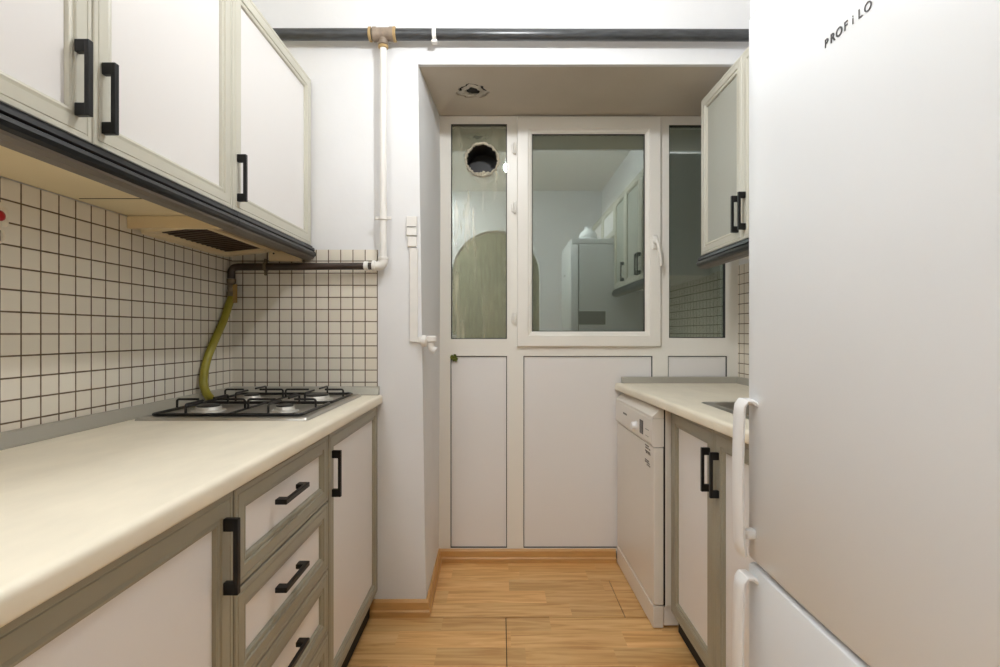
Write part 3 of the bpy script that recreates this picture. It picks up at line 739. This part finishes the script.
b.box(-0.943, -0.935, PY-0.008, PY+0.008, LZ+0.015, LZ+0.028, 0.002); b.box(-0.943, -0.935, PY-0.008, PY+0.008, LZ-0.038, LZ-0.018, 0.002)
b.build('pipe_clip', 'valve', o, smooth=40)
b = MB(); x = -0.468; z = 1.155+(333.5-218.5)/510*PY
b.lathe([(0.0138, 0), (0.0175, 0.001), (0.0175, 0.014), (0.0138, 0.015)], (x, PY, z-0.007), (0, 0, 1), 20)
b.box(x-0.032, x-0.016, PY-0.008, PY+0.004, z-0.005, z+0.007, 0.002); b.box(x+0.016, x+0.032, PY-0.008, PY+0.004, z-0.005, z+0.007, 0.002)
b.tube([(x, PY+0.014, z), (x, YB-0.001, z)], 0.005, 8)
b.build('pipe_clamp', 'pipe_white', GP, smooth=40)
# stop valve with ochre lever, hose
b = MB(); vx = -1.077
b.lathe([(0.013, 0), (0.0168, 0.002), (0.0168, 0.018), (0.014, 0.021), (0.0155, 0.04), (0.014, 0.05), (0.0168, 0.053), (0.0168, 0.068), (0.011, 0.072), (0.011, 0.088)], (vx, PY, LZ-0.051), (0, 0, -1), 20)
b.lathe([(0.008, 0), (0.008, 0.022), (0.005, 0.026)], (vx+0.010, PY-0.004, LZ-0.082), (0.8, -1, 0), 12)
VV = b.build('gas_valve', 'valve', GP, smooth=40)
MB().box(vx+0.022, vx+0.040, PY-0.033, PY-0.029, LZ-0.150, LZ-0.076, 0.002).build('valve_lever', 'lever', VV)
# pts from the picture: hose follows the side wall
P = [Vector((-1.077, 2.045, LZ-0.125)), Vector((-1.077, 2.030, 1.275)), Vector((-1.076, 1.985, 1.205)), Vector((-1.075, 1.935, 1.145)), Vector((-1.074, 1.870, 1.060)), Vector((-1.070, 1.840, 0.985)), Vector((-1.058, 1.835, 0.945)), Vector((-1.052, 1.852, 0.921))]
def catmull(P, n=8):
    out = []
    for i in range(len(P)-1):
        p0, p1, p2, p3 = P[max(i-1, 0)], P[i], P[i+1], P[min(i+2, len(P)-1)]
        for k in range(n):
            t = k/n; out.append(0.5*((2*p1)+(p2-p0)*t+(2*p0-5*p1+4*p2-p3)*t*t+(3*p1-p0-3*p2+p3)*t**3))
    out.append(P[-1]); return out
hs = MB().tube(catmull(P), 0.0145, 16).build('gas_hose', 'hose', smooth=60)
tag(hs, 'curved yellow-green gas hose hanging from the valve down behind the hob', 'hose')

# cable trunking with switch box and a small tap body in the reveal
sx = -0.352
SW = empty('switch_box', (sx, YB-0.01, 1.575)); tag(SW, 'small white two-part switch box at the edge of the wall beside window', 'switch box')
s = 510/YB
b = MB(); z0_, z1_ = CAMZ+(333.5-236)/s, CAMZ+(333.5-217)/s
b.box((407-500)/s, (417.3-500)/s, YB-0.016, YB-0.0005, z0_, z1_, 0.002); b.build('cover', 'pipe_white', SW)
b = MB(); b.box((407.6-500)/s, (416.8-500)/s, YB-0.018, YB-0.016, CAMZ+(333.5-228)/s, CAMZ+(333.5-227.2)/s); b.build('groove', 'gap', SW)
b = MB(); b.box((408-500)/s, (417-500)/s, YB-0.013, YB-0.0005, CAMZ+(333.5-247)/s, z0_-0.004, 0.002)
for q in (-1, 1): b.lathe([(0.003, 0), (0.003, 0.001)], ((412.5-500)/s+q*0.007, YB-0.013, CAMZ+(333.5-243)/s), (0, -1, 0), 8)
b.build('socket', 'pipe_white', SW)
b = MB(); b.box((410-500)/s, (418-500)/s, YB-0.011, YB-0.0005, CAMZ+(333.5-342)/s, CAMZ+(333.5-248.5)/s, 0.0015)
b.box((418-500)/s-0.0005, (424.6-500)/s, YB-0.011, YB-0.0005, CAMZ+(333.5-343)/s, CAMZ+(333.5-337)/s, 0.0015)
tag(b.build('cable_trunking', 'pipe_white'), 'slim white cable trunking running down the wall edge below switch box', 'cable trunking')
b = MB(); vz = CAMZ+(333.5-341)/s
xr_ = SX_T+0.012
b.tube([(xr_-0.0, YB-0.018, vz), (xr_+0.05, YB-0.018, vz)], 0.012, 14)
b.lathe([(0.015, 0), (0.024, 0.003), (0.024, 0.020), (0.015, 0.024)], (xr_+0.004, YB-0.018, vz), (1, 0, 0), 18)
b.tube(rod([(xr_+0.045, YB-0.018, vz+0.010), (xr_+0.045, YB-0.018, vz-0.03), (xr_+0.062, YB-0.018, vz-0.040)], 0.01, 0.012), 0.015, 14)
b.lathe([(0.014, 0), (0.022, 0.003), (0.022, 0.020), (0.014, 0.026)], (xr_+0.045, YB-0.018, vz-0.004), (0, 0, 1), 18)
b.build('tap_body', 'pipe_white', smooth=40).name = 'capped_tap'
tag(bpy.data.objects['capped_tap'], 'white painted capped pipe stub at the corner of the window recess', 'pipe stub')
# ---------------------------------------------------------------- right side
# counter with sink opening (plan slightly out of square, as in the room)
CY0, CY1 = 1.165, 2.574
def ex(y): return 0.580+(2.57-y)*(0.636-0.580)/(2.57-1.297)
SKX0, SKX1, SKY0, SKY1 = 0.722, 1.140, 1.20, 1.845
b = MB(); r = TH/2
def strip(pa, pb):
    bm = b.bm; A = [V2(*p) for p in pa]; B = [V2(*p) for p in pb]; n = len(A)
    fs = [bm.faces.new(A), bm.faces.new(B[::-1])]
    for i in range(n): fs.append(bm.faces.new((A[i], B[i], B[(i+1) % n], A[(i+1) % n])))
    bmesh.ops.recalc_face_normals(bm, faces=fs)
def V2(*c): return b.bm.verts.new(Vector(c))
def nprof(y):
    xe = ex(y); return [(x, y, z) for x, z in nose(xe, SKX0+0.012, -1, WT, TH)]
strip(nprof(CY0), nprof(CY1))
b.box(SKX0+0.012, XR-0.0065, SKY1-0.012, CY1, WT-TH, WT); b.box(SKX0+0.012, XR-0.0065, CY0, SKY0+0.012, WT-TH, WT)
b.box(SKX1-0.012, XR-0.0065, SKY0+0.012, SKY1-0.012, WT-TH, WT)
tag(b.build('worktop', 'counter', smooth=40), 'short cream worktop on the right with the inset sink, over the dishwasher', 'worktop')
b = MB(); b.poly_prism([(CY1-a, WT+z) for a, z in [(0, 0), (0.022, 0), (0.022, 0.004), (0.010, 0.028), (0, 0.031)]], 'x', 0.612, XR-0.0068)
b.poly_prism([(XR-0.0068-a, WT+z) for a, z in [(0, 0), (0.022, 0), (0.022, 0.004), (0.010, 0.028), (0, 0.031)]], 'y', CY0, CY1-0.024)
tag(b.build('upstand_strip', 'alu'), 'grey metal upstand strip behind the right worktop under the window', 'upstand strip')
# sink
S = empty('sink', (0.93, 1.52, WT)); tag(S, 'inset stainless steel sink in the right worktop, partly behind the fridge', 'sink')
b = MB(); bm = b.bm
R0, R1 = rrect(SKX0, SKX1, SKY0, SKY1, 0.02), rrect(SKX0+0.004, SKX1-0.004, SKY0+0.004, SKY1-0.004, 0.02)
R2, R3 = rrect(SKX0+0.028, SKX1-0.028, SKY0+0.24, SKY1-0.028, 0.05), rrect(SKX0+0.034, SKX1-0.034, SKY0+0.246, SKY1-0.034, 0.05)
R4 = rrect(SKX0+0.05, SKX1-0.05, SKY0+0.26, SKY1-0.05, 0.05)
rr = [[V(x, y, z) for x, y in P] for P, z in ((R0, WT+0.0006), (R1, WT+0.003), (R2, WT+0.003), (R3, WT-0.004), (R4, WT-0.15))]
for A, B in zip(rr, rr[1:]):
    for k in range(len(A)): bm.faces.new((A[k], A[(k+1) % len(A)], B[(k+1) % len(A)], B[k]))
bm.faces.new(rr[-1])
bmesh.ops.recalc_face_normals(bm, faces=list(bm.faces))
sb_ = b.build('basin', 'steel', S, smooth=30)
b = MB()
for k in range(7): b.box(SKX0+0.05+k*0.05, SKX0+0.062+k*0.05, SKY0+0.03, SKY0+0.21, WT+0.003, WT+0.006, 0.002)
b.build('drainer_ridges', 'steel', S)
MB().lathe([(0.035, 0), (0.035, 0.003), (0.028, 0.004)], (0.93, 1.64, WT-0.1495)).build('drain', 'burner', S, smooth=40)
# base cabinet right
XRF = 0.660
R = base('khaki-framed double-door base cabinet on the right, between dishwasher and fridge', 1.170, 1.972, -1, XRF, XR-0.002)
# the sink bowl hangs inside: open top
cb = [c for c in R.children if c.name.startswith('cabinet_body')][0]
M_old = cb.data; COL.objects.unlink(cb); bpy.data.objects.remove(cb)
b = MB(); t = 0.018; xa = XRF+0.021
b.box(xa, XR-0.002, 1.170, 1.188, 0.10, 0.868); b.box(xa, XR-0.002, 1.954, 1.972, 0.10, 0.868); b.box(xa, XR-0.002, 1.188, 1.954, 0.10, 0.118)
b.box(xa, xa+0.018, 1.188, 1.954, 0.80, 0.868); b.build('cabinet_body', 'khaki', R)
door(R, 'door', -1, XRF, 1.575, 1.970, LZ0-0.02, LZ1-0.002, 0.060, 'khaki', hd=(1.606, 0.727, True))
door(R, 'door', -1, XRF, 1.174, 1.572, LZ0-0.02, LZ1-0.002, 0.060, 'khaki', hd=(1.541, 0.727, True))
# dishwasher
DX = 0.586; DY0, DY1 = 1.992, 2.570
D = empty('dishwasher', (DX, DY1, 0)); tag(D, 'white freestanding dishwasher under the right worktop, against the window wall', 'dishwasher')
b = MB(); b.box(DX+0.051, 1.18, DY0, DY1, 0.085, 0.862, 0.003); b.box(DX+0.046, 1.18, DY0+0.004, DY1-0.004, 0.012, 0.085)
for x in (DX+0.09, 1.14):
    for y in (DY0+0.05, DY1-0.05): b.lathe([(0.018, 0), (0.012, 0.012)], (x, y, 0.0005), (0, 0, 1), 12)
b.build('dishwasher_body', 'dw', D)
MB().box(DX+0.0445, DX+0.0505, DY0+0.003, DY1-0.003, 0.09, 0.858).build('door_seal', 'dark', D)
b = MB(); b.box(DX+0.004, DX+0.044, DY0, DY1, 0.093, 0.708, 0.004); b.build('dishwasher_door', 'dw', D)
b = MB(); b.poly_prism([(DX+0.044, 0.711), (DX+0.004, 0.711), (DX-0.004, 0.725), (DX-0.002, 0.815), (DX+0.002, 0.822), (DX+0.044, 0.822)], 'y', DY0, DY1)
b.poly_prism([(DX+0.044, 0.8235), (DX-0.001, 0.8235), (DX-0.001, 0.829), (DX+0.030, 0.858), (DX+0.044, 0.860)], 'y', DY0, DY1)
CP = b.build('control_panel', 'dw', D)
b = MB(); b.lathe([(0.021, 0), (0.021, 0.002), (0.017, 0.004), (0.016, 0.020), (0.013, 0.022)], (DX-0.0035, 2.205, 0.757), (-1, 0, 0.02), 24)
b.build('knob', 'fridge_h', CP, smooth=40)
MB().box(DX-0.0055, DX-0.0032, 2.105, 2.150, 0.738, 0.795, 0.0008).build('display', 'display', CP)
MB().box(DX-0.0045, DX-0.0030, 2.36, 2.42, 0.775, 0.783, 0.0).build('badge', 'gap', CP)
b = MB()
for k in range(4): b.box(DX-0.0048, DX-0.0034, 2.03+k*0.012, 2.034+k*0.012, 0.742, 0.744)
b.build('printed_symbols', 'mark', CP); b = MB()
for k in range(4): b.box(DX-0.0048, DX-0.0034, 2.03+k*0.012, 2.036+k*0.012, 0.768, 0.770)
b.build('printed_symbols', 'mark', CP); b = MB()
b = MB(); random.seed(3)
for blk in (((0.700, 2.050, 2.100), (0.690, 2.035, 2.090), (0.677, 2.035, 2.092), (0.671, 2.030, 2.080)), ((0.640, 2.050, 2.095), (0.632, 2.040, 2.095), (0.623, 2.035, 2.075))):
    b = MB()
    for z, y0_, y1_ in blk:
        y = y0_
        while y < y1_:
            w = random.uniform(0.003, 0.010); h = random.uniform(0.002, 0.004); b.box(DX+0.0028, DX+0.0041, y, y+w, z-h, z+h/2); y += w+random.uniform(0.002, 0.006)
    b.build('printed_marks', 'mark', D)
b = MB(); b.box(DX+0.002, DX+0.044, DY0, DY1, 0.004, 0.088, 0.003); b.build('kick_plate', 'dw', D)
MB().box(DX+0.012, DX+0.0455, DY0+0.003, DY1-0.003, 0.7085, 0.7105).bm.free()
# upper white service strip of the kit: steel bracket under the worktop
b = MB(); b.box(DX+0.02, DX+0.04, DY1-0.05, DY1-0.02, 0.8605, 0.8695); b.build('bracket', 'alu', D)
D.rotation_euler = (0, 0, math.radians(1.0))

# right wall cabinet with frosted doors
XVF = 0.895
Vc = empty('wall_cabinet', (1.05, 1.8, UB)); tag(Vc, 'right-hand wall cabinet with frosted glass doors, beside the fridge', 'wall cabinet')
carcass(Vc, -1, XVF, XR-0.0065, 1.160, 2.270, UB-0.012, 2.185, 'white', mdl=(1.855,))
door(Vc, 'door', -1, XVF, 1.890, 2.270, UZ0-0.012, UZ1, 0.050, 'cream', 'frosted', hd=(1.916, 1.603, True), label='frosted glass door')
door(Vc, 'door', -1, XVF, 1.507, 1.887, UZ0-0.012, UZ1, 0.050, 'cream', 'frosted', hd=(1.861, 1.603, True), label='frosted glass door')
door(Vc, 'door', -1, XVF, 1.162, 1.504, UZ0-0.012, UZ1, 0.050, 'cream', 'frosted', hd=(1.478, 1.603, True), label='frosted glass door')
pelmet(Vc, -1, XVF, 1.160, 2.275, 1.498)
OC = empty('wall_cabinet', (1.05, 0.7, 1.93)); tag(OC, 'low wall cabinet above the fridge, seen mirrored in the window', 'wall cabinet')
carcass(OC, -1, XVF, XR-0.0065, 0.20, 1.157, 1.925, 2.185, 'cream')
door(OC, 'door', -1, XVF, 0.202, 0.677, 1.93, UZ1, 0.050, 'cream'); door(OC, 'door', -1, XVF, 0.680, 1.155, 1.93, UZ1, 0.050, 'cream')

# fridge
FX, FY0, FY1, FH = 0.557, 0.545, 1.148, 1.905
F = empty('fridge', (0.88, 0.85, 0)); tag(F, 'tall white two-door fridge-freezer at the right edge', 'fridge')
b = MB(); b.box(FX+0.065, XR-0.02, FY0+0.002, FY1-0.002, 0.02, FH-0.045, 0.006)
for x in (FX+0.12, XR-0.07):
    for y in (FY0+0.06, FY1-0.06): b.lathe([(0.02, 0), (0.015, 0.02)], (x, y, 0.0005), (0, 0, 1), 12)
b.build('fridge_body', 'fridge', F)
b = MB(); b.box(FX+0.004, XR-0.02, FY0, FY1, FH-0.0435, FH, 0.005); b.build('top_cover', 'fridge', F)
MB().box(0.62, 0.83, FY1-0.002, FY1+0.001, 1.225, 1.33, 0.0005).build('side_vent', 'gap', F)
def fdoor(name, z0, z1):
    # slightly crowned door in plan with rounded vertical edges
    P = [(FX+0.058, FY0)]; n = 16
    P += [(FX+0.008, FY0), (FX+0.004, FY0+0.001), (FX+0.0015, FY0+0.004)]
    for k in range(n+1):
        t = k/n; y = FY0+0.009+(FY1-FY0-0.018)*t; P.append((FX-0.006*math.sin(PI*t), y))
    P += [(FX+0.0015, FY1-0.004), (FX+0.004, FY1-0.001), (FX+0.008, FY1), (FX+0.058, FY1)]
    b = MB(); bm = b.bm
    cx, cy = FX+0.03, (FY0+FY1)/2
    rings = []
    for z, ins in ((z0, 0.006), (z0+0.002, 0.002), (z0+0.006, 0), (z1-0.006, 0), (z1-0.002, 0.002), (z1, 0.006)):
        rings.append([V(x+(ins if x < FX+0.05 else 0), y+(ins if y < FY0+0.01 else (-ins if y > FY1-0.01 else 0)), z) for x, y in P])
    for A, B in zip(rings, rings[1:]):
        for k in range(len(A)): bm.faces.new((A[k], A[(k+1) % len(A)], B[(k+1) % len(A)], B[k]))
    bm.faces.new(rings[0]); bm.faces.new(rings[-1][::-1])
    bmesh.ops.recalc_face_normals(bm, faces=list(bm.faces))
    o = b.build(name, 'fridge', F, smooth=30)
    MB().box(FX+0.0582, FX+0.0648, FY0+0.01, FY1-0.01, z0+0.004, z1-0.004).build('door_seal', 'gap', o); return o
bm = None
def fdoor_wrap(*a):
    global bm; return fdoor(*a)
def V(*c): return _cur.verts.new(Vector(c))
_cur = None
_oldMB = MB.__init__
def _init(s):
    global _cur; _oldMB(s); _cur = s.bm
MB.__init__ = _init
fd = fdoor('fridge_door', 0.655, FH-0.0455)
fz = fdoor('freezer_door', 0.06, 0.643)
MB().box(FX+0.03, FX+0.062, FY0+0.01, FY1-0.01, 0.008, 0.056, 0.003).build('kick_plate', 'gap', F)
def fhandle(parent, z0, z1, hook_low):
    # broad curved strap standing off the door edge
    b = MB(); bm = b.bm; rows = []; yc = FY1-0.030
    path = [(-0.002, z1-0.016), (0.012, z1-0.006), (0.024, z1-0.006), (0.031, z1-0.016), (0.033, z1-0.032)]
    path += [(0.033+0.003*math.sin(PI*k/8), z1-0.032-(z1-z0-0.062)*k/8) for k in range(1, 9)]
    path += [(0.031, z0+0.014), (0.026, z0)]
    for i, (h, z) in enumerate(path):
        a = path[max(i-1, 0)]; c = path[min(i+1, len(path)-1)]; t = Vector((c[0]-a[0], c[1]-a[1])).normalized()
        nx, nz = -t.y, t.x                      # outward normal in (h, z)
        w = 0.023 if i < len(path)-1 else 0.018; th = 0.0045
        sec = [(th*0.2, -w), (th, -w*0.75), (th*1.3, 0), (th, w*0.75), (th*0.2, w), (-th, w*0.9), (-th, -w*0.9)]
        rows.append([V(FX-(h+nx*q), yc+y, z+nz*q) for q, y in sec])
    m_ = len(rows[0])
    for A, B in zip(rows, rows[1:]):
        for q in range(m_): bm.faces.new((A[q], A[(q+1) % m_], B[(q+1) % m_], B[q]))
    bm.faces.new(rows[0]); bm.faces.new(rows[-1][::-1])
    zc = z0+0.045
    b.box(FX-0.030, FX+0.001, yc-0.012, yc+0.012, zc-0.010, zc+0.010, 0.004)
    bmesh.ops.recalc_face_normals(bm, faces=list(bm.faces))
    return b.build('handle', 'fridge_h', parent, smooth=40)
fhandle(fd, 0.672, 1.014, True); fhandle(fz, 0.30, 0.632, False)
# lettering on the door
txt = 'PROFiLO'; adv = (0.887-0.775)/7
b = MB(); dz = 1.638
for i, ch in enumerate(txt):
    cu = bpy.data.curves.new('t', 'FONT'); cu.body = ch; cu.size = 0.0205; cu.extrude = 0.0004; cu.align_x = 'CENTER'; cu.offset = 0.0004 if ch in 'RO' and i < 3 else 0.0
    to = bpy.data.objects.new('t', cu); COL.objects.link(to); bpy.context.view_layer.update()
    me = bpy.data.meshes.new_from_object(to); bpy.data.objects.remove(to); bpy.data.curves.remove(cu)
    y = 0.868-adv*(i+0.5); t = (y-FY0-0.012)/(FY1-FY0-0.024); x = FX-0.006*math.sin(PI*t)-0.0006
    me.transform(Matrix.Translation((x, y, dz)) @ Matrix(((0, 0, -1, 0), (-1, 0, 0, 0), (0, 1, 0, 0), (0, 0, 0, 1))))
    b.bm.from_mesh(me); bpy.data.meshes.remove(me)
b.build('brand_lettering', 'logo', fd)
# jug on the fridge (seen mirrored in the window)
J = empty('jug', (0.72, 1.00, FH)); tag(J, 'white round jug standing on top of the fridge, mirrored in the window', 'jug')
MB().lathe([(0.05, 0.0005), (0.068, 0.01), (0.075, 0.04), (0.060, 0.075), (0.035, 0.09), (0.030, 0.105), (0.036, 0.115)], (0.72, 1.00, FH)).build('jug_body', 'kettle', J, smooth=50)
MB().tube([(0.72, 0.94, FH+0.085), (0.72, 0.905, FH+0.08), (0.72, 0.90, FH+0.05), (0.72, 0.93, FH+0.035)], 0.007, 10).build('jug_handle', 'cap', J, smooth=50)

# suction hook with flower on the left tiles
FHK = empty('flower_hook', (XL+0.012, 1.115, 1.37)); tag(FHK, 'white flower-shaped wall hook with red centre on the left tiles', 'wall hook')
b = MB(); c = Vector((XL+0.011, 1.103, 1.410))
for k in range(6):
    a = 2*PI*k/6+0.5; p = c+Vector((0, math.cos(a)*0.016, math.sin(a)*0.020))
    b.lathe([(0.004, -0.004), (0.011, -0.002), (0.012, 0.002), (0.008, 0.005), (0.001, 0.006)], p, (1, 0, 0), 16)
b.build('petals', 'petal', FHK, smooth=60)
b = MB(); b.lathe([(0.012, 0.0), (0.011, 0.005), (0.006, 0.008), (0.001, 0.009)], c+Vector((0.005, 0, 0)), (1, 0, 0), 20); b.build('flower_centre', 'red', FHK, smooth=60)
b = MB(); P = [c+Vector((0.004, 0.0+0.014*math.sin(t), -0.042-0.016*math.cos(t))) for t in [2*PI*k/24 for k in range(22)]]
b.tube(P, 0.0028, 10); b.tube([c+Vector((0.002, 0, -0.012)), c+Vector((0.004, 0, -0.03))], 0.006, 10); b.build('hook', 'petal', FHK, smooth=60)

# ---------------------------------------------------------------- lamps
LB = empty('pendant_bulb', BULB); tag(LB, 'bare glowing bulb hanging from the ceiling, mirrored at the left pane edge', 'ceiling lamp')
t = bmesh.new(); bmesh.ops.create_icosphere(t, subdivisions=3, radius=0.032); b = MB(); b.merge(t, Matrix.Translation(BULB)); b.build('bulb', 'bulb', LB, smooth=180)
b = MB(); b.lathe([(0.014, 0), (0.019, 0.006), (0.019, 0.045), (0.006, 0.055)], (BULB[0], BULB[1], BULB[2]+0.031)); b.tube([(BULB[0], BULB[1], BULB[2]+0.08), (BULB[0], BULB[1], ZC-0.012)], 0.003, 8)
b.build('lamp_holder', 'pipe_white', LB, smooth=50)
MB().lathe([(0.04, 0), (0.035, -0.012), (0.01, -0.02)], (BULB[0], BULB[1], ZC-0.0005)).build('ceiling_rose', 'pipe_white', LB, smooth=50)
CL = empty('fill_light', (-0.8, -0.2, ZC)); tag(CL, 'added flat rectangular fill light over the near left corner, outside the picture', 'ceiling lamp')  # fill panel added to brighten the room, no known lamp here
MB().ring(('y', 0, 1), (0, 1, 0, 1), [(0, 0), (0, .1), (.1, .1)]).bm.free()
b = MB(); b.box(-1.07, -0.58, -0.72, 0.32, ZC-0.03, ZC-0.0005); b.build('fill_housing', 'upvc', CL)
MB().box(-1.05, -0.60, -0.70, 0.30, ZC-0.036, ZC-0.0301).build('diffuser', 'panel_fill', CL)
HL = empty('fill_light', (-1.15, -2.0, ZC)); tag(HL, 'added round globe fill light on the hall ceiling', 'ceiling lamp')  # unseen globe added so the hall spills fill through the arch
t = bmesh.new(); bmesh.ops.create_icosphere(t, subdivisions=3, radius=0.12); b = MB(); b.merge(t, Matrix.Translation((-1.15, -2.0, ZC-0.16))); b.build('globe', 'hall_fill', HL, smooth=180)
MB().lathe([(0.06, 0), (0.05, -0.045)], (-1.15, -2.0, ZC-0.0005)).build('ceiling_rose', 'pipe_white', HL, smooth=50)
